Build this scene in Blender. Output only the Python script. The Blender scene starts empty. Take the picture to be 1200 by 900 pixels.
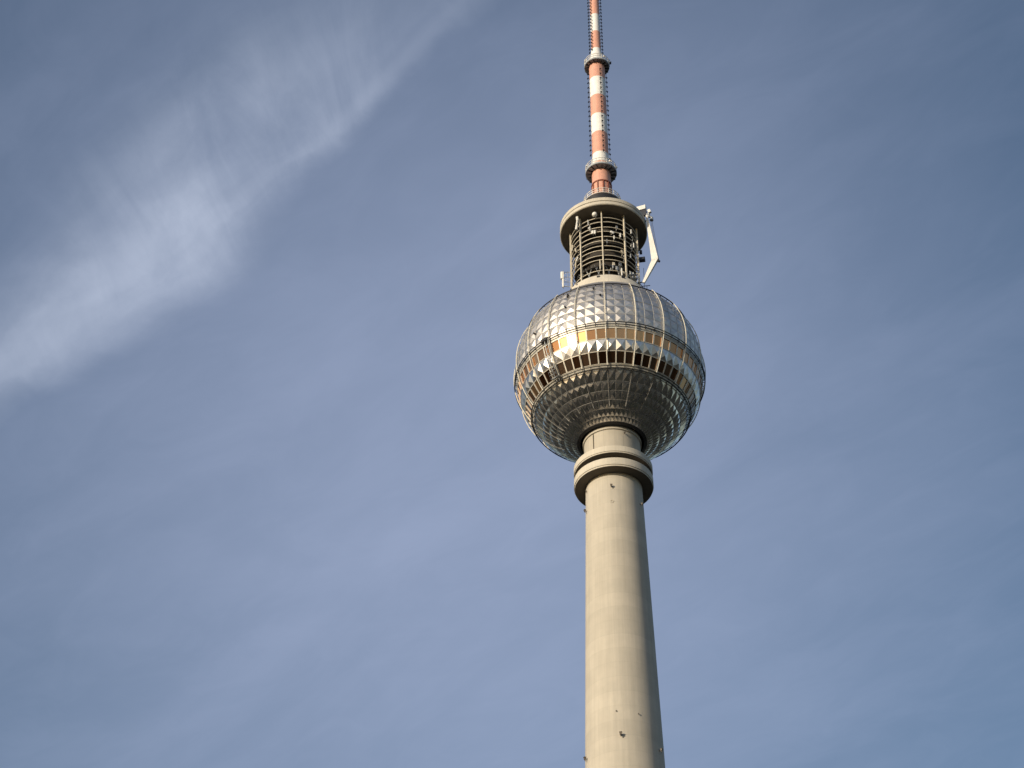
import bpy, math, random
from mathutils import Vector, Matrix
random.seed(7)
R = math.radians
scene = bpy.context.scene
col = scene.collection

# ------------------------------------------------------------------ camera
CAM_D = 247.52
cam_data = bpy.data.cameras.new("camera")
cam_data.sensor_width = 36.0
cam_data.lens = 36.0 * 2228.73 / 1200.0
cam_data.clip_start = 0.5
cam_data.clip_end = 120000.0
cam = bpy.data.objects.new("camera", cam_data)
col.objects.link(cam)
right = Vector((0.997871, 0.06517645, 0.00234411))
up = Vector((0.04035834, -0.64533401, 0.76283368))
fwd = Vector((-0.05123153, 0.761115, 0.64659051))
m = Matrix((right, up, -fwd)).transposed().to_4x4()
m.translation = Vector((0, -CAM_D, 1.6))
cam.matrix_world = m
scene.camera = cam

# ------------------------------------------------------------------ sun and sky
SUN_AZ, SUN_EL = -44.0, 14.0          # azimuth from the side that faces the camera, + to the right
sun_vec = Vector((math.sin(R(SUN_AZ)) * math.cos(R(SUN_EL)), -math.cos(R(SUN_AZ)) * math.cos(R(SUN_EL)), math.sin(R(SUN_EL))))
sl = bpy.data.lights.new("sun", 'SUN')
sl.energy = 3.75
sl.angle = R(0.53)
sl.color = (1.0, 0.86, 0.66)
so = bpy.data.objects.new("sun", sl)
so.rotation_euler = (-sun_vec).to_track_quat('-Z', 'Y').to_euler()
so.location = (-300, -500, 400)
col.objects.link(so)

scene.view_settings.view_transform = 'Standard'
scene.view_settings.look = 'None'
scene.view_settings.gamma = 1.0
scene.view_settings.use_curve_mapping = False
scene.view_settings.exposure = 0.15


class NT:
    """small helper for building node trees"""
    def __init__(self, tree):
        self.t = tree
        tree.nodes.clear()

    def n(self, kind, **kw):
        nd = self.t.nodes.new(kind)
        for k, v in kw.items():
            if k.startswith('i_'):
                key = k[2:]
                nd.inputs[int(key) if key.isdigit() else key].default_value = v
            else:
                setattr(nd, k, v)
        return nd

    def l(self, a, b):
        self.t.links.new(a, b)

    def put(self, v, sock):
        if hasattr(v, 'is_linked') or hasattr(v, 'links'):
            self.l(v, sock)
        else:
            sock.default_value = v

    def math(self, op, a, b=0.0, c=0.0, clamp=False):
        nd = self.n('ShaderNodeMath', operation=op, use_clamp=clamp)
        self.put(a, nd.inputs[0]); self.put(b, nd.inputs[1]); self.put(c, nd.inputs[2])
        return nd.outputs[0]

    def mix(self, f, a, b, mode='MIX'):
        nd = self.n('ShaderNodeMix', data_type='RGBA', blend_type=mode)
        self.put(f, nd.inputs[0]); self.put(a, nd.inputs[6]); self.put(b, nd.inputs[7])
        return nd.outputs[2]

    def ramp(self, f, lo, hi, a=0.0, b=1.0, smooth=True):
        nd = self.n('ShaderNodeMapRange', interpolation_type='SMOOTHSTEP' if smooth else 'LINEAR')
        self.put(f, nd.inputs[0])
        nd.inputs[1].default_value = lo; nd.inputs[2].default_value = hi
        nd.inputs[3].default_value = a; nd.inputs[4].default_value = b
        return nd.outputs[0]

    def noise(self, vec, scale, detail=4.0, rough=0.5, dist=0.0):
        nd = self.n('ShaderNodeTexNoise')
        self.l(vec, nd.inputs['Vector'])
        nd.inputs['Scale'].default_value = scale
        nd.inputs['Detail'].default_value = detail
        nd.inputs['Roughness'].default_value = rough
        nd.inputs['Distortion'].default_value = dist
        return nd.outputs[0]

    def xyz(self, x, y, z):
        nd = self.n('ShaderNodeCombineXYZ')
        self.put(x, nd.inputs[0]); self.put(y, nd.inputs[1]); self.put(z, nd.inputs[2])
        return nd.outputs[0]


def build_world():
    w = bpy.data.worlds.new("World")
    scene.world = w
    w.use_nodes = True
    t = NT(w.node_tree)
    out = t.n('ShaderNodeOutputWorld')
    bg = t.n('ShaderNodeBackground')
    sky = t.n('ShaderNodeTexSky', sky_type='NISHITA', sun_disc=False)
    sky.sun_elevation = R(SUN_EL)
    sky.sun_rotation = math.atan2(sun_vec.x, sun_vec.y)
    sky.air_density = 1.0
    sky.dust_density = 1.2
    sky.ozone_density = 1.4
    tc = t.n('ShaderNodeTexCoord')
    sep = t.n('ShaderNodeSeparateXYZ')
    t.l(tc.outputs['Generated'], sep.inputs[0])
    x, y, z = sep.outputs
    zz = t.math('MAXIMUM', z, 0.03)
    u = t.math('DIVIDE', x, zz)
    v = t.math('DIVIDE', y, zz)
    # a high cloud sheet: along / across the band of cirrus
    along = t.math('ADD', t.math('MULTIPLY', u, 0.734), t.math('MULTIPLY', v, -0.679))
    across = t.math('ADD', t.math('MULTIPLY', u, 0.679), t.math('MULTIPLY', v, 0.734))
    # warp
    pv = t.xyz(u, v, 0.0)
    warp = t.math('SUBTRACT', t.noise(pv, 8.0, 6.0, 0.58), 0.5)
    s1 = t.math('ADD', across, t.math('MULTIPLY', warp, 0.055))
    d = t.math('SUBTRACT', s1, t.ramp(along, -1.2, -0.95, 0.488, 0.515))
    # width of the band: broad far out, narrow near the end
    w_up = t.ramp(along, -1.15, -0.70, 0.088, 0.135)
    w_dn = t.math('MULTIPLY', t.ramp(along, -1.15, -0.95, 0.052, 0.072), t.ramp(along, -0.95, -0.70, 1.0, 0.36))
    up_side = t.math('SUBTRACT', 1.0, t.math('DIVIDE', t.math('MULTIPLY', d, -1.0), w_up), clamp=True)
    dn_side = t.math('SUBTRACT', 1.0, t.math('DIVIDE', d, w_dn), clamp=True)
    prof = t.math('MULTIPLY', t.ramp(up_side, 0.0, 1.0), t.ramp(dn_side, 0.0, 0.9))
    la = t.math('MULTIPLY', t.ramp(along, -1.45, -0.95, 0.25, 1.0), t.ramp(along, -0.88, -0.56, 1.0, 0.2))
    fib = t.noise(t.xyz(t.math('MULTIPLY', along, 6.0), t.math('MULTIPLY', s1, 26.0), 0.3), 1.0, 4.0, 0.5, 0.2)
    fib2 = t.noise(t.xyz(t.math('MULTIPLY', u, 22.0), t.math('MULTIPLY', v, 7.0), 2.0), 1.0, 6.0, 0.62, 0.5)
    f_all = t.math('ADD', t.ramp(fib, 0.2, 0.8, 0.52, 0.92), t.math('MULTIPLY', t.ramp(fib2, 0.25, 0.8, -0.5, 0.5), t.ramp(along, -1.05, -0.75, 0.22, 0.60)))
    cirrus = t.math('MULTIPLY', t.math('MULTIPLY', prof, la), f_all, clamp=True)
    # thin bright thread along the sharp edge near the far end
    dt = t.math('DIVIDE', t.math('ABSOLUTE', t.math('SUBTRACT', across, t.ramp(along, -0.85, -0.58, 0.540, 0.516, False))), 0.010)
    thread = t.math('MULTIPLY', t.ramp(dt, 1.0, 0.0), t.math('MULTIPLY', t.ramp(along, -0.82, -0.69), t.ramp(along, -0.69, -0.53, 1.0, 0.0)))
    cirrus = t.math('ADD', cirrus, t.math('MULTIPLY', thread, 0.10), clamp=True)
    # thin veil everywhere
    vn = t.noise(t.xyz(t.math('MULTIPLY', along, 2.2), t.math('MULTIPLY', across, 5.0), 5.0), 1.0, 5.0, 0.55, 0.5)
    # made-up haze patch imitating lens vignetting: brightest mid-view, fading outward
    hc = Vector((-0.085, 0.795, 0.60)).normalized()
    dp = t.math('ADD', t.math('ADD', t.math('MULTIPLY', x, hc.x), t.math('MULTIPLY', y, hc.y)), t.math('MULTIPLY', z, hc.z))
    offa = t.math('ARCCOSINE', t.math('MINIMUM', dp, 1.0))
    vignette_haze = t.ramp(offa, 0.02, 0.41, 1.0, 0.0)
    veil = t.math('ADD', t.math('MULTIPLY', vignette_haze, 0.30), t.math('MULTIPLY', t.ramp(vn, 0.25, 0.8), 0.075))
    vf = t.noise(t.xyz(t.math('MULTIPLY', along, 9.0), t.math('MULTIPLY', across, 17.0), 9.0), 1.0, 7.0, 0.6, 0.9)
    veil = t.math('ADD', veil, t.ramp(vf, 0.3, 0.8, -0.006, 0.026))
    veil = t.math('ADD', veil, 0.055)
    veil = t.math('MULTIPLY', veil, t.ramp(z, 0.0, 0.25, 0.3, 1.0))
    skyc = t.n('ShaderNodeHueSaturation', i_Saturation=1.10, i_Value=1.12)
    t.l(sky.outputs[0], skyc.inputs['Color'])
    cloud_veil = (6.15, 6.9, 9.45, 1)
    cloud_white = (6.6, 7.3, 8.9, 1)
    c = t.mix(veil, skyc.outputs[0], cloud_veil)
    c = t.mix(t.math('MULTIPLY', cirrus, 0.57), c, cloud_white)
    t.l(c, bg.inputs[0])
    bg.inputs[1].default_value = 0.085
    t.l(bg.outputs[0], out.inputs[0])


build_world()

# ------------------------------------------------------------------ materials
def mat(name):
    mt = bpy.data.materials.new(name)
    mt.use_nodes = True
    t = NT(mt.node_tree)
    out = t.n('ShaderNodeOutputMaterial')
    b = t.n('ShaderNodeBsdfPrincipled')
    t.l(b.outputs[0], out.inputs[0])
    return mt, t, b


def simple(name, c, rough=0.5, metal=0.0, var=0.12, scale=1.5):
    mt, t, b = mat(name)
    tc = t.n('ShaderNodeTexCoord')
    nz = t.noise(tc.outputs['Object'], scale, 5.0, 0.6)
    k = t.ramp(nz, 0.25, 0.75, 1.0 - var, 1.0 + var)
    cc = t.mix(1.0, (c[0], c[1], c[2], 1), t.xyz(k, k, k), 'MULTIPLY')
    t.l(cc, b.inputs['Base Color'])
    t.l(t.ramp(nz, 0.2, 0.8, max(0.02, rough - 0.08), min(1, rough + 0.08)), b.inputs['Roughness'])
    b.inputs['Metallic'].default_value = metal
    return mt


def concrete(name, c, joint=2.5, panels=0, streak=0.10, step=0.0):
    """cast concrete: pour joints, vertical weather streaks, mottling"""
    mt, t, b = mat(name)
    tc = t.n('ShaderNodeTexCoord')
    sep = t.n('ShaderNodeSeparateXYZ')
    t.l(tc.outputs['Object'], sep.inputs[0])
    x, y, z = sep.outputs
    ang = t.math('ARCTAN2', x, y)
    mott = t.noise(tc.outputs['Object'], 0.35, 8.0, 0.62)
    cyl = t.xyz(t.math('MULTIPLY', ang, 9.0), t.math('MULTIPLY', z, 0.05), 0.0)
    stk = t.noise(cyl, 1.0, 7.0, 0.68)
    pour = t.math('FLOOR', t.math('DIVIDE', z, joint))
    wn = t.n('ShaderNodeTexWhiteNoise', noise_dimensions='1D')
    t.l(pour, wn.inputs['W'])
    k = t.ramp(mott, 0.25, 0.75, 0.94, 1.06)
    k = t.math('MULTIPLY', k, t.ramp(stk, 0.25, 0.75, 1.0 - streak, 1.0 + streak * 0.6))
    k = t.math('MULTIPLY', k, t.ramp(wn.outputs['Value'], 0.0, 1.0, 0.965, 1.035, False))
    fr = t.math('FRACT', t.math('DIVIDE', z, joint))
    line = t.math('LESS_THAN', fr, 0.05 / joint)
    k = t.math('MULTIPLY', k, t.math('SUBTRACT', 1.0, t.math('MULTIPLY', line, 0.10)))
    if panels:
        fa = t.math('FRACT', t.math('MULTIPLY', t.math('ADD', ang, 0.07), panels / (2 * math.pi)))
        la = t.math('LESS_THAN', fa, 0.012)
        k = t.math('MULTIPLY', k, t.math('SUBTRACT', 1.0, t.math('MULTIPLY', la, 0.35)))
    cc = t.mix(1.0, (c[0], c[1], c[2], 1), t.xyz(k, k, k), 'MULTIPLY')
    # rain dirt patches with their own outline
    dirt = t.noise(t.xyz(t.math('MULTIPLY', ang, 14.0), t.math('MULTIPLY', z, 0.16), 3.0), 1.0, 6.0, 0.7, 0.4)
    cc = t.mix(t.ramp(dirt, 0.62, 0.80, 0.0, 0.28), cc, (c[0] * .55, c[1] * .52, c[2] * .47, 1))
    t.l(cc, b.inputs['Base Color'])
    b.inputs['Roughness'].default_value = 0.85
    bp = t.n('ShaderNodeBump', i_Strength=0.25, i_Distance=0.03)
    t.l(t.noise(tc.outputs['Object'], 2.2, 7.0, 0.6), bp.inputs['Height'])
    t.l(bp.outputs[0], b.inputs['Normal'])
    return mt


def steel_panels():
    mt, t, b = mat("steel_panels")
    tc = t.n('ShaderNodeTexCoord')
    at = t.n('ShaderNodeAttribute', attribute_name='panel')
    r = at.outputs['Fac']
    nz = t.noise(tc.outputs['Object'], 1.3, 6.0, 0.6)
    big = t.noise(tc.outputs['Object'], 0.22, 4.0, 0.5)
    k = t.math('MULTIPLY', t.ramp(r, 0, 1, 0.84, 1.06, False), t.ramp(nz, 0.25, 0.8, 1.04, 0.84))
    k = t.math('MULTIPLY', k, t.ramp(big, 0.3, 0.7, 0.92, 1.04))
    c = t.mix(1.0, (0.72, 0.685, 0.64, 1), t.xyz(k, k, k), 'MULTIPLY')
    t.l(c, b.inputs['Base Color'])
    b.inputs['Metallic'].default_value = 1.0
    ro = t.math('ADD', t.ramp(nz, 0.2, 0.8, 0.26, 0.38), t.math('MULTIPLY', t.math('FRACT', t.math('MULTIPLY', r, 7.0)), 0.07))
    dl = t.n('ShaderNodeAttribute', attribute_name='dull')
    t.l(t.math('ADD', ro, t.math('MULTIPLY', dl.outputs['Fac'], 0.14)), b.inputs['Roughness'])
    bp = t.n('ShaderNodeBump', i_Strength=0.22, i_Distance=0.05)
    t.l(t.noise(tc.outputs['Object'], 0.9, 3.0, 0.5), bp.inputs['Height'])
    t.l(bp.outputs[0], b.inputs['Normal'])
    return mt


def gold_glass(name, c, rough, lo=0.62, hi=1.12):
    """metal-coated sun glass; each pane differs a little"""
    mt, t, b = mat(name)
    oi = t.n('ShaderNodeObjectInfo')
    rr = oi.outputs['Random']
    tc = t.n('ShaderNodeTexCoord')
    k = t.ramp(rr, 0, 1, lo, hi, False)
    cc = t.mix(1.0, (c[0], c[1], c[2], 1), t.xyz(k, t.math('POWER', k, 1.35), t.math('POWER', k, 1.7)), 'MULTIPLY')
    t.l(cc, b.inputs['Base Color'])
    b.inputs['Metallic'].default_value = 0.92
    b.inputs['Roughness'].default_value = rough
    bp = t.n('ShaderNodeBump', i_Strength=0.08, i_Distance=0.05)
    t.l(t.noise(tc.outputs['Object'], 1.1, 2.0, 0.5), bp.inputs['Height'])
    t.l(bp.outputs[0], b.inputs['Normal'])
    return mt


def mast_paint():
    mt, t, b = mat("mast_paint")
    tc = t.n('ShaderNodeTexCoord')
    sep = t.n('ShaderNodeSeparateXYZ')
    t.l(tc.outputs['Object'], sep.inputs[0])
    z = sep.outputs[2]
    total = None
    for q in MAST_EDGES:
        s = t.math('GREATER_THAN', z, q)
        total = s if total is None else t.math('ADD', total, s)
    odd = t.math('MODULO', total, 2.0)
    nz = t.noise(tc.outputs['Object'], 1.2, 6.0, 0.65)
    ang = t.math('ARCTAN2', sep.outputs[0], sep.outputs[1])
    stk = t.noise(t.xyz(t.math('MULTIPLY', ang, 6.0), t.math('MULTIPLY', z, 0.25), 0.0), 1.0, 5.0, 0.6)
    c = t.mix(odd, (0.68, 0.36, 0.27, 1), (0.84, 0.84, 0.82, 1))
    k = t.math('MULTIPLY', t.ramp(nz, 0.25, 0.8, 1.05, 0.90), t.ramp(stk, 0.25, 0.8, 1.04, 0.88))
    c = t.mix(1.0, c, t.xyz(k, k, k), 'MULTIPLY')
    t.l(c, b.inputs['Base Color'])
    b.inputs['Roughness'].default_value = 0.5
    return mt


# heights at which the paint changes, red below the first
MAST_EDGES = [264.60, 267.45, 273.15, 278.25, 283.70, 289.00, 293.9, 298.30, 303.60, 309.00, 314.6, 320.2, 325.8, 331.4, 337.0, 343.0, 349.0, 355.0, 361.0]
# red<264.6 white<267.45 red<273.15 white<278.25 red<283.7 white<289 red<293.9 white<298.3 red<303.6 white<309 red<314.6

M = {}
M['shaft'] = concrete("shaft_concrete", (0.455, 0.42, 0.355), 2.5, 0, 0.10)
M['ring'] = concrete("ring_concrete", (0.56, 0.52, 0.44), 9.0, 24, 0.08)
M['neck'] = concrete("neck_concrete", (0.45, 0.415, 0.35), 40.0, 9, 0.08)
M['dark_concrete'] = concrete("gap_shade_concrete", (0.09, 0.078, 0.06), 9.0, 0, 0.1)  # dark tone paints recess shade into the collar gap
M['steel'] = steel_panels()
M['shaded_soffit'] = concrete("shade_tone_concrete", (0.15, 0.128, 0.10), 9.0, 24, 0.1)  # concrete darkened so the undersides carry their shade as colour
M['glass'] = gold_glass("gold_glass", (0.80, 0.43, 0.20), 0.13, 0.66, 1.04)
M['glass_dim'] = gold_glass("gold_glass_dim", (0.14, 0.075, 0.04), 0.12, 0.4, 1.9)  # same coated glass, darkened to imitate its dim ground reflection
M['frame'] = simple("pale_frame_metal", (0.56, 0.53, 0.46), 0.42, 0.25)
M['rail'] = simple("pale_rail_paint", (0.62, 0.59, 0.50), 0.45, 0.0)
M['dark_metal'] = simple("dark_steel", (0.035, 0.035, 0.038), 0.5, 0.4)
M['core'] = simple("cage_core_brown", (0.026, 0.021, 0.017), 0.8, 0.0, 0.4, 0.9)
M['cream'] = simple("cream_painted_steel", (0.58, 0.53, 0.43), 0.55, 0.0, 0.15)
M['white'] = simple("white_paint", (0.70, 0.695, 0.665), 0.45, 0.0, 0.08)
M['galv'] = simple("galvanised_steel", (0.34, 0.36, 0.37), 0.45, 0.5, 0.2)
M['galv_light'] = simple("grey_rail_metal", (0.45, 0.45, 0.44), 0.45, 0.6, 0.15)
M['strip'] = simple("joint_strip_metal", (0.50, 0.50, 0.48), 0.5, 0.35, 0.2)
M['strip_low'] = simple("dark_strip_metal", (0.26, 0.26, 0.255), 0.6, 0.2, 0.2)  # darker tone of the strip metal for the lower half
M['grey_paint'] = simple("grey_deck_paint", (0.30, 0.33, 0.36), 0.7, 0.0, 0.2)
M['lamp'] = simple("brown_lamp_housing", (0.12, 0.10, 0.08), 0.6, 0.0, 0.2)
M['red'] = simple("dark_red_paint", (0.24, 0.075, 0.045), 0.55, 0.0, 0.2)
M['mast'] = mast_paint()
M['antenna_dark'] = simple("antenna_dark_grey", (0.028, 0.032, 0.042), 0.5, 0.2)
M['smooth_steel'] = simple("smooth_steel_sheet", (0.50, 0.49, 0.47), 0.38, 1.0, 0.15, 0.6)


# ------------------------------------------------------------------ mesh helpers
class MB:
    def __init__(self):
        self.v, self.f, self.s, self.p, self.d = [], [], [], [], []
        self.dull = 0.0

    def face(self, idx, smooth=False, p=0.5):
        self.f.append(idx); self.s.append(smooth); self.p.append(p); self.d.append(self.dull)

    def add(self, pts):
        n = len(self.v)
        self.v.extend([tuple(q) for q in pts])
        return n

    def box(self, c, sx, sy, sz, mtx=None):
        mtx = mtx or Matrix.Identity(3)
        c = Vector(c)
        pts = [c + mtx @ Vector((a * sx / 2, b * sy / 2, d * sz / 2)) for a in (-1, 1) for b in (-1, 1) for d in (-1, 1)]
        n = self.add(pts)
        for q in ((0, 1, 3, 2), (4, 6, 7, 5), (0, 4, 5, 1), (2, 3, 7, 6), (0, 2, 6, 4), (1, 5, 7, 3)):
            self.face([n + i for i in q])

    def tube(self, pts, r, sides=8, closed=False, cap=True):
        pts = [Vector(p) for p in pts]
        rs = r if isinstance(r, (list, tuple)) else [r] * len(pts)
        N = len(pts)
        rings = []
        ref = Vector((0, 0, 1))
        for i, p in enumerate(pts):
            a = pts[(i - 1) % N] if (i > 0 or closed) else p
            b = pts[(i + 1) % N] if (i < N - 1 or closed) else p
            d = (b - a).normalized()
            q = ref if abs(d.dot(ref)) < 0.95 else Vector((1, 0, 0))
            e1 = d.cross(q).normalized()
            e2 = d.cross(e1).normalized()
            rings.append(self.add([p + (e1 * math.cos(t) + e2 * math.sin(t)) * rs[i] for t in [2 * math.pi * k / sides for k in range(sides)]]))
        for i in range(N if closed else N - 1):
            a, b = rings[i], rings[(i + 1) % N]
            for k in range(sides):
                k2 = (k + 1) % sides
                self.face([a + k, a + k2, b + k2, b + k], True)
        if cap and not closed:
            self.face([rings[0] + k for k in range(sides)])
            self.face([rings[-1] + k for k in reversed(range(sides))])

    def lathe(self, prof, seg=128, smooth=True, closed=False):
        """prof: list of (radius, z); sharp corners are split by repeating a point"""
        rings = []
        for (r, z) in prof:
            rings.append(self.add([(r * math.sin(2 * math.pi * k / seg), -r * math.cos(2 * math.pi * k / seg), z) for k in range(seg)]))
        n = len(prof)
        for i in range(n if closed else n - 1):
            j = (i + 1) % n
            if prof[i] == prof[j]:
                continue
            a, b = rings[i], rings[j]
            for k in range(seg):
                k2 = (k + 1) % seg
                self.face([a + k, a + k2, b + k2, b + k], smooth)

    def build(self, name, material, parent=None, loc=None):
        me = bpy.data.meshes.new(name)
        me.from_pydata(self.v, [], self.f)
        me.polygons.foreach_set('use_smooth', self.s)
        a = me.attributes.new('panel', 'FLOAT', 'FACE')
        a.data.foreach_set('value', self.p)
        a = me.attributes.new('dull', 'FLOAT', 'FACE')
        a.data.foreach_set('value', self.d)
        me.materials.append(material)
        me.update()
        o = bpy.data.objects.new(name, me)
        col.objects.link(o)
        if parent is not None:
            o.parent = parent
        if loc is not None:
            o.location = loc
        return o


def sharp(pts):
    out = [pts[0]]
    for p in pts[1:-1]:
        out += [p, p]
    out.append(pts[-1])
    return out


def P(rho, az, z):
    a = R(az)
    return Vector((rho * math.sin(a), -rho * math.cos(a), z))


SC = 213.0                 # height of the ball's centre
def S(r, az, lat):
    a, b = R(az), R(lat)
    return Vector((r * math.cos(b) * math.sin(a), -r * math.cos(b) * math.cos(a), SC + r * math.sin(b)))


def frame_at(az):
    """columns: tangent, outward, up"""
    a = R(az)
    return Matrix(((math.cos(a), math.sin(a), 0), (math.sin(a), -math.cos(a), 0), (0, 0, 1)))


def copy_to(o, parent, **kw):
    c = o.copy()
    col.objects.link(c)
    c.parent = parent
    for k, v in kw.items():
        setattr(c, k, v)
    return c


# ------------------------------------------------------------------ ground
def build_ground():
    mt, t, b = mat("city_ground")
    tc = t.n('ShaderNodeTexCoord')
    vo = t.n('ShaderNodeTexVoronoi', feature='F1', i_Scale=0.022)
    t.l(tc.outputs['Object'], vo.inputs['Vector'])
    sp = t.n('ShaderNodeSeparateColor')
    t.l(vo.outputs['Color'], sp.inputs[0])
    c = t.mix(t.ramp(sp.outputs[0], 0.35, 0.65), (0.022, 0.022, 0.022, 1), (0.045, 0.041, 0.036, 1))
    c = t.mix(t.ramp(sp.outputs[1], 0.68, 0.72), c, (0.022, 0.030, 0.014, 1))
    nz = t.noise(tc.outputs['Object'], 0.15, 8.0, 0.6)
    k = t.ramp(nz, 0.25, 0.75, 0.8, 1.2)
    c = t.mix(1.0, c, t.xyz(k, k, k), 'MULTIPLY')
    t.l(c, b.inputs['Base Color'])
    b.inputs['Roughness'].default_value = 0.9
    g = MB()
    seg = 64
    radii = [0, 300, 1500, 6000, 25000, 60000]
    n0 = g.add([(0, 0, 0)])
    prev = None
    for r in radii[1:]:
        ring = g.add([(r * math.cos(2 * math.pi * k / seg), r * math.sin(2 * math.pi * k / seg), 0) for k in range(seg)])
        for k in range(seg):
            k2 = (k + 1) % seg
            if prev is None:
                g.face([n0, ring + k, ring + k2])
            else:
                g.face([prev + k, ring + k, ring + k2, prev + k2])
        prev = ring
    o = g.build("ground", mt)
    o['kind'] = 'structure'


build_ground()

# ------------------------------------------------------------------ the tower
tower = bpy.data.objects.new("television_tower", None)
tower.empty_display_size = 5
col.objects.link(tower)
tower['label'] = "tall concrete television tower with faceted steel ball and red and white striped antenna mast"
tower['category'] = "tower"

# ---- shaft
b_ = MB()
prof = [(16.0, 0.0), (13.2, 4.0), (11.2, 9.0), (9.9, 16.0), (9.2, 24.0)]
for z in range(30, 188, 4):
    prof.append((5.81 + (137.82 - z) * 0.0268 + (0.0 if z > 137 else (137.82 - z) * 0.001), float(z)))
prof = [p for p in prof if p[1] < 188.0] + [(4.62, 188.9)]
b_.lathe(prof, 160)
shaft = b_.build("shaft", M['shaft'], tower)

def shaft_r(z):
    return 5.81 + (137.82 - z) * 0.0241 if z > 137.82 else 5.81 + (137.82 - z) * 0.0268

# correct the upper part of the profile to the measured taper
for vtx in shaft.data.vertices:
    z = vtx.co.z
    if z > 28:
        rr = math.hypot(vtx.co.x, vtx.co.y)
        k = shaft_r(z) / rr
        vtx.co.x *= k; vtx.co.y *= k

# small hooded lamps on the shaft, each throwing its shadow on the concrete
def wall_lamp(az, z, s=1.0):
    s *= 0.8
    f = frame_at(az)
    r0 = shaft_r(z)
    q = MB()
    q.box((0, 0.16 * s, 0), 0.10 * s, 0.34 * s, 0.10 * s)
    q.box((0, 0.42 * s, 0.02), 0.34 * s, 0.30 * s, 0.34 * s)
    q.box((0, 0.44 * s, 0.24 * s), 0.46 * s, 0.42 * s, 0.06)
    q.tube([(0, 0.40 * s, -0.42 * s), (0, 0.40 * s, -0.15 * s)], 0.10 * s, 8)
    o = q.build("wall_lamp", M['lamp'], shaft)
    o.matrix_local = Matrix.Translation(P(r0, az, z)) @ f.to_4x4()
    return o


def shaft_az(dx, half):
    return math.degrees(math.asin(max(-0.999, min(0.999, dx / half))))


for (az, z, s) in ((-4.5, 185.6, .95), (-69, 187.0, 0.65), (-71, 183.2, 1.0), (-4.0, 140.0, 1.15), (-69, 138.3, 1.1), (61, 138.9, 1.0), (-9.5, 144.0, 0.4), (23.0, 143.6, 0.4), (62, 183.6, .9)):
    wall_lamp(az, z, s)
# patched former-hole under the lamp: a shallow ring
q = MB()
q.tube([P(shaft_r(182.6) + 0.02, -4.2 + 3.2 * math.cos(t), 182.6 + 0.27 * math.sin(t)) for t in [2 * math.pi * k / 14 for k in range(14)]], 0.05, 6, closed=True)
q.build("hole_rim", M['neck'], shaft)

# ---- collar: two concrete ring bands round a recessed core
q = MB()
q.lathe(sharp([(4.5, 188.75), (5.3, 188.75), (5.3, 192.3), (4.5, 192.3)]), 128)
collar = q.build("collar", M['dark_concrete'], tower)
q = MB()
q.lathe(sharp([(4.5, 188.48), (6.36, 188.48), (6.36, 188.74), (6.47, 188.76), (6.47, 190.07), (5.2, 190.07)]), 144)
q.build("ring_band", M['ring'], collar)
q = MB()
q.lathe(sharp([(5.2, 191.24), (6.36, 191.24), (6.36, 191.44), (6.46, 191.46), (6.46, 192.54), (4.5, 192.60)]), 144)
q.build("ring_band", M['ring'], collar)

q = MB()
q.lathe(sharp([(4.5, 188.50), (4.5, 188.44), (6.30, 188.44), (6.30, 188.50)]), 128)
q.build("shaded_soffit", M['shaded_soffit'], collar)  # added dark sheet, paints the shade under the collar
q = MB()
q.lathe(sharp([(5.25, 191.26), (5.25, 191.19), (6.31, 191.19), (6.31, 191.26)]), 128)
q.build("shaded_soffit", M['shaded_soffit'], collar)  # second dark sheet, painted shade under the upper band

# ---- neck between collar and ball
q = MB()
q.lathe(sharp([(4.66, 192.4), (4.66, 197.35), (4.86, 197.37), (4.86, 198.10), (4.55, 198.12), (4.55, 202.0)]), 128)
neck = q.build("neck", M['neck'], tower)
q = MB()
q.tube([P(4.72, -40, 192.5), P(4.72, -40, 197.3)], 0.07, 8)
q.build("rain_pipe", M['dark_concrete'], neck)
o = wall_lamp(26, 180, 0.7)
o.parent = neck
o.matrix_local = Matrix.Translation(P(4.66, 26, 196.7)) @ frame_at(26).to_4x4()

# ---- ball
BR = 16.0
AZ0 = -1.0
NC = 60
DA = 360.0 / NC


def facet_row(mb, lat0, lat1, hgt, apex_t=0.5, rim=0.035, ripple=0.02):
    for k in range(NC):
        a0, a1 = AZ0 + k * DA, AZ0 + (k + 1) * DA
        p = random.random()
        outer = [S(BR, a0, lat0), S(BR, a1, lat0), S(BR, a1, lat1), S(BR, a0, lat1)]
        ia = (a1 - a0) * rim
        il = (lat1 - lat0) * rim
        inner = [S(BR + .01, a0 + ia, lat0 + il), S(BR + .01, a1 - ia, lat0 + il), S(BR + .01, a1 - ia, lat1 - il), S(BR + .01, a0 + ia, lat1 - il)]
        ja, jl = random.uniform(-.4, .4), random.uniform(-.35, .35)
        apex = S(BR + hgt * random.uniform(.82, 1.18), (a0 + a1) / 2 + ja, lat0 + (lat1 - lat0) * apex_t + jl)
        n = mb.add(outer + inner + [apex])
        for i in range(4):
            j = (i + 1) % 4
            mb.face([n + i, n + j, n + 4 + j, n + 4 + i], False, 0.5)
            mb.face([n + 4 + i, n + 4 + j, n + 8], False, p)


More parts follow.
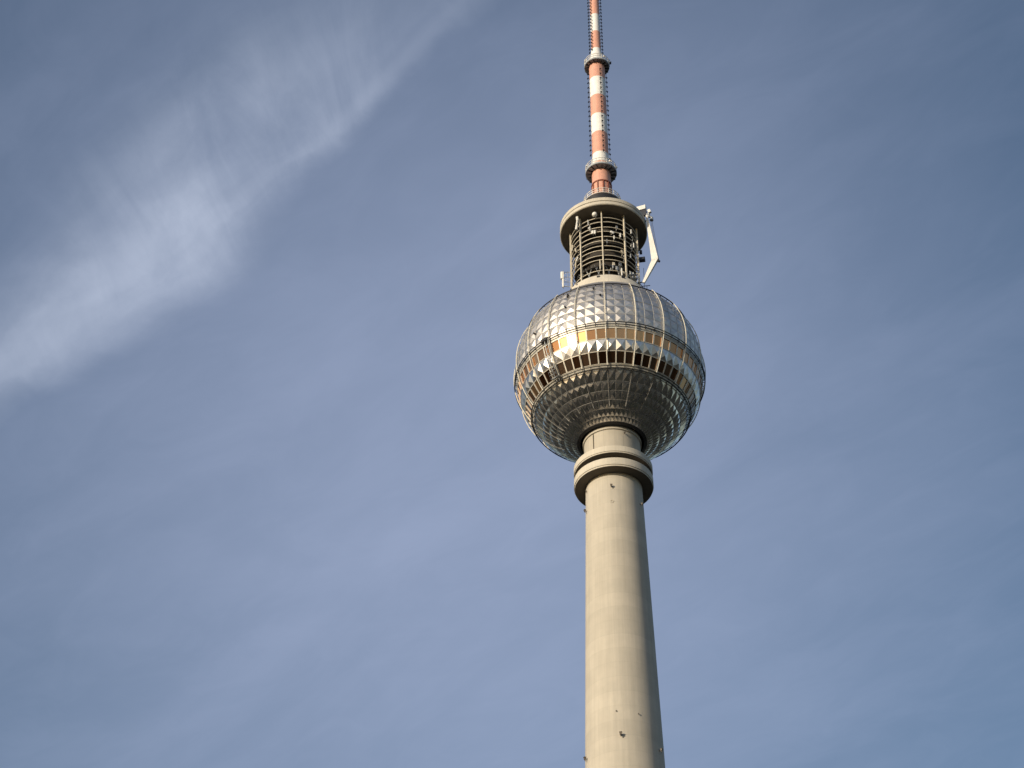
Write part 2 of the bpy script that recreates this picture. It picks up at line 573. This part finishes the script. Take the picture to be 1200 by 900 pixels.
ball_mb = MB()
ball_mb.dull = 1.0
UP0 = -7.9
ups = [UP0, -1.3, 5.0, 11.3, 17.6, 23.8, 29.7]
for i in range(6):
    facet_row(ball_mb, ups[i], ups[i + 1], 0.185 if i < 3 else 0.15)
mid_mb = MB()
mid_mb.dull = 0.1
facet_row(mid_mb, -25.9, -18.9, 0.20, 0.46)
low_mb = MB()
low_mb.dull = -0.65
lows = [-36.6, -43.9, -49.5, -55.1, -60.3, -65.0, -68.8]
for i in range(6):
    facet_row(low_mb, lows[i + 1], lows[i], 0.18 * (1 - 0.10 * i), 0.57)
ball_mb.dull = 1.0
# smooth cap of sheet steel under the terrace, sills between the bands, dark mouth at the bottom
cap = [(BR * math.cos(R(l)), SC + BR * math.sin(R(l))) for l in [29.7 + i * 3.0 for i in range(11)]]
ball_mb.lathe(cap, 120)
ball = ball_mb.build("steel_ball", M['steel'], tower)
mid_mb.build("cladding_band", M['steel'], ball)
low_mb.build("belly_cladding", M['steel'], ball)

q = MB()
q.lathe([(15.5 * math.cos(R(l)), SC + 15.5 * math.sin(R(l))) for l in [-8.5 - i * 3 for i in range(10)]], 60)
q.build("window_backing", M['core'], ball)
q = MB()
rm = BR * math.cos(R(68.8)); zm = SC - BR * math.sin(R(68.8))
q.lathe(sharp([(rm + .02, zm + .05), (rm + .02, zm - .08), (5.28, zm - .25), (5.28, zm + 3.2), (4.5, zm + 3.2)]), 96)
q.build("bottom_lip", M['dark_metal'], ball)


def window_frame(lt, lb, sill):
    q = MB()
    q.lathe([(BR * math.cos(R(l)), SC + BR * math.sin(R(l))) for l in sill], 60, False)
    for k in range(NC):
        az = AZ0 + k * DA
        w = 0.43                    # half width in degrees
        o1 = [S(BR - .12, az - w, lt), S(BR - .12, az + w, lt), S(BR - .12, az + w, lb), S(BR - .12, az - w, lb)]
        o2 = [S(BR + .07, az - w, lt), S(BR + .07, az + w, lt), S(BR + .07, az + w, lb), S(BR + .07, az - w, lb)]
        n = q.add(o1 + o2)
        q.face([n + 4, n + 5, n + 6, n + 7])
        for i in range(4):
            j = (i + 1) % 4
            q.face([n + i, n + j, n + 4 + j, n + 4 + i])
    for l0, l1 in ((lt + .45, lt), (lb, lb - .45)):
        pr = [(BR - .12, l0), (BR + .05, l0), (BR + .05, l1), (BR - .12, l1)]
        seg = NC
        rings = [q.add([S(r, AZ0 + DA * k, l) for k in range(seg)]) for r, l in pr]
        for i in range(3):
            for k in range(seg):
                k2 = (k + 1) % seg
                q.face([rings[i] + k, rings[i] + k2, rings[i + 1] + k2, rings[i + 1] + k])
    return q.build("window_frame", M['frame'], ball)


window_frame(-11.85, -18.35, (-7.9, -9.0, -10.2, -11.45))
window_frame(-26.35, -33.45, (-33.85, -34.8, -35.7, -36.6))


def panes(name, lt, lb, material, jitter):
    lc = (lt + lb) / 2
    c = S(BR - 0.06, 0, lc)
    pts = [S(BR - .06, -DA / 2 * .985, lt), S(BR - .06, DA / 2 * .985, lt), S(BR - .06, DA / 2 * .985, lb), S(BR - .06, -DA / 2 * .985, lb)]
    nrm = Vector((0, -math.cos(R(lc)), math.sin(R(lc))))
    q = MB()
    n = q.add([p - c for p in pts] + [p - c - nrm * 0.05 for p in pts])
    q.face([n, n + 3, n + 2, n + 1])
    q.face([n + 4, n + 5, n + 6, n + 7])
    for i in range(4):
        j = (i + 1) % 4
        q.face([n + i, n + j, n + 4 + j, n + 4 + i])
    first = None
    for k in range(NC):
        az = AZ0 + (k + .5) * DA
        o = q.build(name, material, ball) if first is None else copy_to(first, ball)
        first = first or o
        o.location = S(BR - 0.06, az, lc)
        o.rotation_euler = (R(random.gauss(0, jitter)), 0, R(az + random.gauss(0, jitter)))


panes("amber_window", -11.75, -18.45, M['glass'], 0.9)
panes("dark_window", -26.25, -33.55, M['glass_dim'], 0.9)

# cleaning rails running down every third joint
def guide_rail(az):
    q = MB()
    latu = [33.5 - i * 3.4 for i in range(21)]
    q.tube([S(BR + .34, az, l) for l in latu if l > -36], 0.088, 8)
    for l in latu[::3]:
        if l > -36:
            q.tube([S(BR - .02, az, l), S(BR + .34, az, l)], 0.05, 6)
    return q.build("guide_rail", M['rail'], ball)


def lower_rail(az):
    q = MB()
    q.tube([S(BR + .12, az, l) for l in (-36.8, -42, -48, -54, -58.5)], 0.045, 6)
    return q.build("lower_rail", M['strip_low'], ball)


low = lower_rail(AZ0)
for k in range(1, 20):
    copy_to(low, ball, rotation_euler=(0, 0, R(18 * k)))
# cover strips over the joints of the cladding
q = MB()
for l in ups[1:-1]:
    q.tube([S(BR + .02, 3.0 * k, l) for k in range(120)], .042 if l == ups[3] else .020, 4, closed=True)
for k in range(NC):
    q.tube([S(BR + .02, AZ0 + DA * k, UP0 + (29.7 - UP0) * i / 10) for i in range(11)], .034, 4)
q.build("joint_strips", M['strip'], ball)
q = MB()
for l in lows[1:4]:
    q.tube([S(BR + .02, 3.0 * k, l) for k in range(120)], .030, 4, closed=True)
for k in range(NC):
    q.tube([S(BR + .02, AZ0 + DA * k, -36.6 + (-60.0 + 36.6) * i / 8) for i in range(9)], .018, 4)
q.build("joint_strips", M['strip_low'], ball)

base_rail = guide_rail(AZ0)
for k in range(1, 20):
    copy_to(base_rail, ball, rotation_euler=(0, 0, R(18 * k)))


def hoop(name, lats, r, rad, material, posts=0):
    q = MB()
    for l in lats:
        q.tube([S(r, 3.0 * k, l) for k in range(120)], rad, 6, closed=True)
    for k in range(posts):
        az = AZ0 + k * 360 / posts
        q.tube([S(BR - .05, az, lats[0]), S(r, az, lats[0]), S(r, az, lats[-1]), S(BR - .05, az, lats[-1])], rad * .7, 6)
    return q.build(name, material, ball)


hoop("ring_rail", (-8.15, -9.75), BR + .36, 0.085, M['dark_metal'], 60)
hoop("ring_rail", (-34.9, -36.3), BR + .36, 0.085, M['dark_metal'], 60)
hoop("ring_rail", (29.9,), BR + .30, 0.11, M['dark_metal'], 60)

# small inspection plugs on the upper panels
for az, lat in ((-25.5, 10.5), (-25.5, 24), (-8, 24.5), (-3.5, 15.0), (-49, 2.5), (-25.5, 22)):
    q = MB()
    c = S(BR + .2, az, lat)
    q.tube([S(BR - .05, az, lat), S(BR + .42, az, lat)], 0.16, 8)
    q.build("inspection_plug", M['dark_metal'], ball)

# ---- terrace on top of the ball
q = MB()
q.lathe(sharp([(8.9, 225.6), (8.25, 227.7), (7.30, 229.75), (6.30, 229.78), (4.0, 229.80)]), 128)
terrace = q.build("terrace", M['ring'], tower)
for az, z, s in ((-9, 229.0, .42), (-52, 228.9, .25), (-40, 228.9, .22), (24, 229.1, .5)):
    f = frame_at(az)
    q = MB()
    q.box((0, 0, 0), s * 1.2, 0.5, s * 1.1)
    o = q.build("vent_opening", M['dark_metal'], terrace)
    rr = 8.25 - (z - 227.7) * 0.463
    o.matrix_local = Matrix.Translation(P(rr - .16, az, z)) @ f.to_4x4()

# ---- antenna cage
CR = 5.98
q = MB()
q.lathe(sharp([(4.1, 229.7), (4.1, 246.6)]), 64)
cage = q.build("antenna_cage", M['core'], tower)
for z in (233.6, 236.4, 239.2, 242.0, 244.6):
    q = MB()
    q.lathe(sharp([(4.0, z), (5.5, z), (5.5, z + .16), (4.0, z + .16)]), 64)
    q.build("cage_floor", M['core'], cage)
for z in (232.05, 234.63, 235.68, 236.94, 237.99, 239.26, 240.32, 241.6, 242.67, 243.97, 245.05):
    q = MB()
    q.tube([P(CR, 3 * k, z) for k in range(120)], 0.08, 6, closed=True)
    q.build("cage_hoop", M['cream'], cage)
q = MB()
q.box((0, 0, 238.15), 0.21, 0.30, 16.7)
q.v = [(x_, y_ - CR - .14, z_) for x_, y_, z_ in q.v]
post = q.build("cage_post", M['cream'], cage)
post.rotation_euler = (0, 0, R(-2.5))
for k in range(1, 9):
    copy_to(post, cage, rotation_euler=(0, 0, R(-2.5 + 40 * k)))
# cross bracing seen between the hoops near the foot
q0 = None
for k in range(18):
    az = -2.5 + 20 * k
    q = MB()
    q.tube([P(5.3, az + 2, 229.8), P(5.3, az + 18, 234.4)], 0.07, 6)
    q.tube([P(5.3, az + 18, 229.8), P(5.3, az + 2, 234.4)], 0.07, 6)
    q.build("cross_brace", M['galv'], cage)


def dish(az, z, r, rho=CR + .35, tilt=0):
    """drum dish with a shallow cap, on a short arm"""
    q = MB()
    prof = [(0.0, .55), (r * .5, .52), (r * .85, .42), (r, .30), (r, .30), (r, -.1), (r, -.1), (r * .5, -.3), (0.0, -.34)]
    seg = 20
    rings = [q.add([(rr * math.sin(2 * math.pi * k / seg), d, rr * math.cos(2 * math.pi * k / seg)) for k in range(seg)]) for rr, d in prof]
    for i in range(len(prof) - 1):
        if prof[i] == prof[i + 1]:
            continue
        for k in range(seg):
            k2 = (k + 1) % seg
            q.face([rings[i] + k, rings[i] + k2, rings[i + 1] + k2, rings[i + 1] + k], True)
    q.tube([(0, -.3, 0), (0, -.75, 0)], .08, 6)
    o = q.build("dish_antenna", M['white'], cage)
    o.matrix_local = Matrix.Translation(P(rho + .3, az, z)) @ (frame_at(az) @ Matrix.Rotation(R(tilt), 3, 'X')).to_4x4()


def panel_antenna(az, z, w, h, rho=CR + .3, material='white', tilt=0.0, d=0.16):
    q = MB()
    n0 = len(q.v)
    # rounded-front panel
    sec = [(-w / 2, 0), (-w / 2, d * .6), (-w * .3, d), (w * .3, d), (w / 2, d * .6), (w / 2, 0)]
    a = q.add([(x_, y_, -h / 2) for x_, y_ in sec]); b2 = q.add([(x_, y_, h / 2) for x_, y_ in sec])
    for i in range(6):
        j = (i + 1) % 6
        q.face([a + i, a + j, b2 + j, b2 + i])
    q.face([a + i for i in range(6)]); q.face([b2 + i for i in reversed(range(6))])
    for zz in (-h * .35, h * .35):
        q.tube([(0, .02, zz), (0, -.45, zz)], .05, 6)
    o = q.build("panel_antenna", M[material], cage)
    o.matrix_local = Matrix.Translation(P(rho, az, z)) @ (frame_at(az) @ Matrix.Rotation(R(tilt), 3, 'Y')).to_4x4()


dish(-12.5, 245.35, .44)
panel_antenna(-41, 245.75, .50, 1.0, rho=6.9, tilt=-8, d=.3)
panel_antenna(-41.5, 244.75, .36, .9, rho=6.9, tilt=12, d=.3)
panel_antenna(-43, 243.75, .46, 1.0, rho=6.9, tilt=14, d=.3)
panel_antenna(-18.0, 241.45, .42, .75)
panel_antenna(-14.0, 241.35, .34, .80)
panel_antenna(14, 241.1, .75, .40, tilt=25)
panel_antenna(17, 239.9, .20, .80)
panel_antenna(28, 240.8, .22, 1.0)
panel_antenna(-25, 244.2, .14, 1.3)
panel_antenna(-22, 242.6, .12, 1.3)
panel_antenna(51.5, 243.2, .26, 1.0)
panel_antenna(56.5, 240.2, .22, 1.1)
panel_antenna(47, 236.8, .2, .9, material='galv')
panel_antenna(-64, 240.9, .22, 1.2, tilt=15, material='cream')
panel_antenna(-53, 239.3, .18, 1.2, tilt=-15, material='cream')
panel_antenna(-50, 236.9, .30, .7, tilt=40)
panel_antenna(-54, 236.0, .18, 1.7, tilt=8, material='cream')
panel_antenna(-7.5, 233.2, .20, 2.3, material='cream')
panel_antenna(27.5, 231.8, .22, 1.7)
panel_antenna(67, 233.4, .26, 2.6)
panel_antenna(5, 238.8, .16, .9, material='galv')
panel_antenna(19.5, 232.4, .5, .8, material='galv')
panel_antenna(13, 232.6, .3, .6, material='galv')

# junction boxes and cable drops behind the hoops
for k in range(26):
    az = random.choice((random.uniform(-75, 80), random.uniform(25, 80)))
    z = random.choice((random.uniform(231.0, 234.4), random.uniform(232, 244)))
    q = MB()
    q.box((0, 0, 0), random.uniform(.2, .55), random.uniform(.2, .35), random.uniform(.25, .8))
    q.tube([(0, 0, -.2), (random.uniform(-.3, .3), -.2, -random.uniform(.8, 2.0))], .04, 5)
    o = q.build("junction_box", M[random.choice(('galv', 'antenna_dark', 'galv_light', 'cream'))], cage)
    o.matrix_local = Matrix.Translation(P(5.55, az, z)) @ frame_at(az).to_4x4()

# antenna on an outrigger to one side of the cage foot
q = MB()
for z in (233.7, 234.8, 236.0, 237.2):
    q.tube([P(5.9, -86, z), P(7.6, -86, z)], .05, 6)
q.tube([P(7.5, -86, 233.2), P(7.5, -86, 237.6)], .05, 6)
q.tube([P(6.7, -86, 233.4), P(6.7, -86, 237.4)], .04, 6)
q.build("outrigger_bracket", M['galv'], cage)
panel_antenna(-86, 236.3, .62, 1.6, rho=7.45, d=.55)
panel_antenna(-85, 234.4, .34, 2.0, rho=7.45, d=.3)

# equipment on the other side
q = MB()
q.box(P(6.75, 84, 239.3), 1.1, .8, .62, frame_at(84) @ Matrix.Rotation(R(90), 3, 'Z'))
q.tube([P(5.9, 84, 239.1), P(7.2, 84, 239.1)], .06, 6)
q.build("equipment_box", M['antenna_dark'], cage)
q = MB()
q.tube([P(6.6, 84, 240.8), P(6.6, 84, 241.5)], .25, 10)
q.tube([P(5.9, 84, 241.1), P(6.6, 84, 241.1)], .06, 6)
q.build("equipment_box", M['antenna_dark'], cage)
q = MB()
q.tube([P(6.9, 86, 232.4), P(6.9, 86, 237.4)], .04, 6)
q.tube([P(5.9, 86, 233.0), P(7.9, 86, 233.0)], .07, 6)
q.tube([P(5.9, 92, 231.6), P(7.6, 92, 231.6)], .07, 6)
q.tube([P(7.3, 90, 230.2), P(7.3, 90, 233.4)], .05, 6)
q.tube([P(5.9, 88, 234.3), P(7.0, 88, 232.2)], .06, 6)
q.build("outrigger_bracket", M['antenna_dark'], cage)

# ---- platform disc above the cage
DR = 7.95
q = MB()
q.lathe(sharp([(3.9, 246.56), (DR - .12, 246.56), (DR, 246.66), (DR, 247.30), (DR - .28, 247.32), (DR - .28, 247.50), (DR - .02, 247.52), (DR - .02, 248.28), (DR - .5, 248.34), (6.9, 248.6), (3.5, 252.2), (3.35, 254.15), (3.0, 254.2), (1.5, 254.25)]), 144)
disc = q.build("platform_disc", M['ring'], tower)
q = MB()
q.lathe(sharp([(3.28, 252.5), (3.46, 252.5), (3.46, 254.10), (3.28, 254.10)]), 64)
q.build("dark_band", M['dark_metal'], disc)


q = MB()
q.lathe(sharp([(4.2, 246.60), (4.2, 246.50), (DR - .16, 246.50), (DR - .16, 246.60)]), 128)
q.build("shaded_soffit", M['shaded_soffit'], disc)  # dark sheet painting in the shade beneath the disc


def railing(r, z, h, parent, n=16, rad=.055, material='white', seg=60, mids=1):
    q = MB()
    for i in range(mids + 1):
        zz = z + h * (1 - i * .5)
        q.tube([P(r, 360 / seg * k, zz) for k in range(seg)], rad, 6, closed=True)
    q.tube([P(r, 360 / seg * k, z + .04) for k in range(seg)], rad * 1.3, 6, closed=True)
    for k in range(n):
        q.tube([P(r, 360 / n * k + 4, z - .05), P(r, 360 / n * k + 4, z + h)], rad * .9, 6)
    return q.build("railing", M[material], parent)


railing(3.4, 254.3, 1.15, disc, 20, .07)

# ---- mast
q = MB()
prof = sharp([(1.78, 251.5), (1.76, 264.6), (1.57, 264.7), (1.57, 293.6), (1.40, 293.7)]) + [(1.28, 295.6), (1.0, 298.0), (.95, 299.6), (.93, 330.0), (.93, 330.0), (.6, 330.3), (.6, 330.3), (.55, 356.0), (.3, 356.3), (.22, 368.0), (0.0, 368.1)]
# extra rings keep the paint edges crisp
q.lathe(prof, 48)
mast = q.build("antenna_mast", M['mast'], tower)
q = MB()
q.lathe(sharp([(1.72, 259.1), (1.94, 259.1), (1.94, 259.32), (1.72, 259.32)]), 48)
for k in range(11):
    az = 360 / 11 * k + 10
    f = frame_at(az)
    q.box(P(1.83, az, 257.5), .20, .22, 3.2, f)
q.lathe(sharp([(1.72, 255.7), (2.0, 255.7), (2.0, 255.9), (1.72, 255.9)]), 48)
q.build("base_flange", M['red'], mast)


def balcony(z, r, r_in):
    q = MB()
    q.lathe(sharp([(r_in, z), (r - .05, z), (r, z + .1), (r, z + .32), (r_in, z + .32)]), 56)
    o = q.build("balcony", M['grey_paint'], tower)
    n = 16
    q = MB()
    for k in range(n):
        az = 360 / n * k + 5
        f = frame_at(az)
        q.box(P((r + r_in) / 2, az, z - .14), .10, r - r_in - .05, .26, f)
    q.build("floor_rib", M['antenna_dark'], o)
    railing(r - .08, z + .34, 1.2, o, 18, .065)
    # lamps on the rail
    for az in (-60, 35, 75):
        q = MB()
        q.box(P(r + .08, az, z + .9), .26, .3, .34, frame_at(az))
        q.build("rail_lamp", M['white'], o)
    return o


balcony(262.6, 2.95, 1.77)
balcony(293.1, 2.5, 1.58)
# little instrument on the upper balcony
q = MB()
q.tube([P(2.5, 95, 293.4), P(2.62, 95, 295.7)], .06, 6)
q.box(P(2.75, 95, 294.7), .5, .3, .3, frame_at(95))
q.build("instrument", M['antenna_dark'], mast)


def antenna_row(az, z0, z1, step, r, off, w):
    """a ladder of short dipoles on one pole"""
    q = MB()
    f = frame_at(az)
    q.tube([P(r + off * .8, az, z0), P(r + off * .8, az, z1)], .035, 6)
    z = z0 + .3
    while z < z1:
        q.tube([P(r - .05, az, z), P(r + off + .1, az, z)], .045, 6)
        q.box(P(r + off, az, z), w, .14, .20, f)
        q.box(P(r + off * .55, az, z + .24), w * .35, .12, .12, f)
        z += step
    return q.build("antenna_row", M['antenna_dark'], mast)


for az in (19, -71, 109, 199):
    antenna_row(az, 266.9, 291.9, 1.38, 1.57, .42, .34)
for az in (-85, -40, 95, 5 + 180, 140):
    antenna_row(az, 297.3, 329.5, 1.05, .93, .42, .30)

# ---- folded white hoist arm on the side of the platform
HA = 72
hoist = MB()


def beam(mb, a, b, w0, w1, t0, t1):
    """tapered box beam whose web lies in the radial plane at HA"""
    d = (b - a).normalized()
    tang = frame_at(HA).col[0]
    s = d.cross(tang).normalized()
    n = mb.add([a + s * i * w0 / 2 + tang * j * t0 / 2 for i, j in ((-1, -1), (1, -1), (1, 1), (-1, 1))] +
               [b + s * i * w1 / 2 + tang * j * t1 / 2 for i, j in ((-1, -1), (1, -1), (1, 1), (-1, 1))])
    mb.face([n, n + 3, n + 2, n + 1]); mb.face([n + 4, n + 5, n + 6, n + 7])
    for i in range(4):
        j = (i + 1) % 4
        mb.face([n + i, n + j, n + 4 + j, n + 4 + i])


beam(hoist, P(8.32, HA, 248.9), P(9.42, HA, 236.9), .26, 1.25, .3, .5)
beam(hoist, P(9.55, HA, 237.3), P(7.06, HA, 232.2), 1.15, .45, .46, .3)
arm = hoist.build("hoist_arm", M['white'], tower)
q = MB()
q.box(P(7.45, HA, 250.55), .8, 1.7, 1.0, frame_at(HA))
q.build("hoist_head", M['white'], arm)
q = MB()
q.box(P(7.7, HA, 249.3), .5, 1.3, 1.5, frame_at(HA))
q.build("hoist_bracket", M['antenna_dark'], arm)
q = MB()
q.tube([P(9.6, HA, 236.9), P(10.2, HA, 236.3)], .22, 8)
q.tube([P(9.95, HA, 236.6), P(9.0, HA, 247.4)], .035, 6)
q.tube([P(10.15, HA, 236.5), P(9.25, HA, 247.2)], .035, 6)
q.build("hoist_cable", M['antenna_dark'], arm)
q = MB()
q.box(P(8.9, HA, 249.4), .45, .5, .8, frame_at(HA) @ Matrix.Rotation(R(20), 3, 'X'))
q.build("flood_lamp", M['white'], arm)
q = MB()
q.tube([P(8.1, HA, 248.9), P(9.4, HA, 247.6)], .14, 8)
q.tube([P(9.2, HA, 247.0), P(9.35, HA, 247.6)], [.38, .2], 12)
q.tube([P(8.7, HA, 249.2), P(8.85, HA, 247.9)], .2, 8)
q.build("winch", M['galv'], arm)
q = MB()
q.tube([P(5.9, HA, 232.4), P(7.3, HA, 232.5)], .1, 8)
q.tube([P(5.9, HA + 12, 231.4), P(8.0, HA + 12, 231.6)], .08, 8)
q.tube([P(8.0, HA, 247.2), P(8.6, HA, 247.2)], .1, 8)
q.build("hoist_bracket", M['antenna_dark'], arm)

# ------------------------------------------------------------------ cleaning gondola hanging on the ball
gon = bpy.data.objects.new("cleaning_gondola", None)
gon.location = S(BR + .5, -38.5, -36)
col.objects.link(gon)
gon['label'] = "grey metal cleaning gondola hanging on the steel ball across both window bands"
gon['category'] = "gondola"
g0 = gon.location.copy()
def gbuild(mb, name, material):
    mb.v = [tuple(Vector(p) - g0) for p in mb.v]
    return mb.build(name, material, gon)
for az in (-39.8, -37.4):
    q = MB()
    q.tube([S(BR + .55, az, l) for l in (-8, -12, -16, -20, -24, -28, -32, -35.5)], .085, 6)
    gbuild(q, "side_rail", M['galv'])
for i in range(9):
    q = MB()
    l = -9.5 - i * 3.0
    q.tube([S(BR + .55, -39.8, l), S(BR + .55, -37.4, l)], .05, 6)
    gbuild(q, "rung", M['galv'])
q = MB()
for az in (-41.2, -39.0):
    c = S(BR + .45, az, -8.8)
    q.box(c, .55, .5, .6, frame_at(az))
q.tube([S(BR + .5, -43.5, -8.6), S(BR + .5, -37.0, -8.6)], .12, 6)
gbuild(q, "trolley", M['dark_metal'])
q = MB()
for az0, az1 in ((-42.5, -36.5),):
    for l in (-29.5, -31.5, -33.5):
        q.tube([S(BR + .95, az0, l), S(BR + .95, az1, l)], .05, 6)
    for az in (-42.5, -40.5, -38.5, -36.5):
        q.tube([S(BR + .95, az, -29.5), S(BR + .95, az, -33.5), S(BR + .3, az, -33.9)], .05, 6)
    q.tube([S(BR + .65, az0, -33.7), S(BR + .65, az1, -33.7)], .16, 6)
gbuild(q, "cradle", M['galv'])
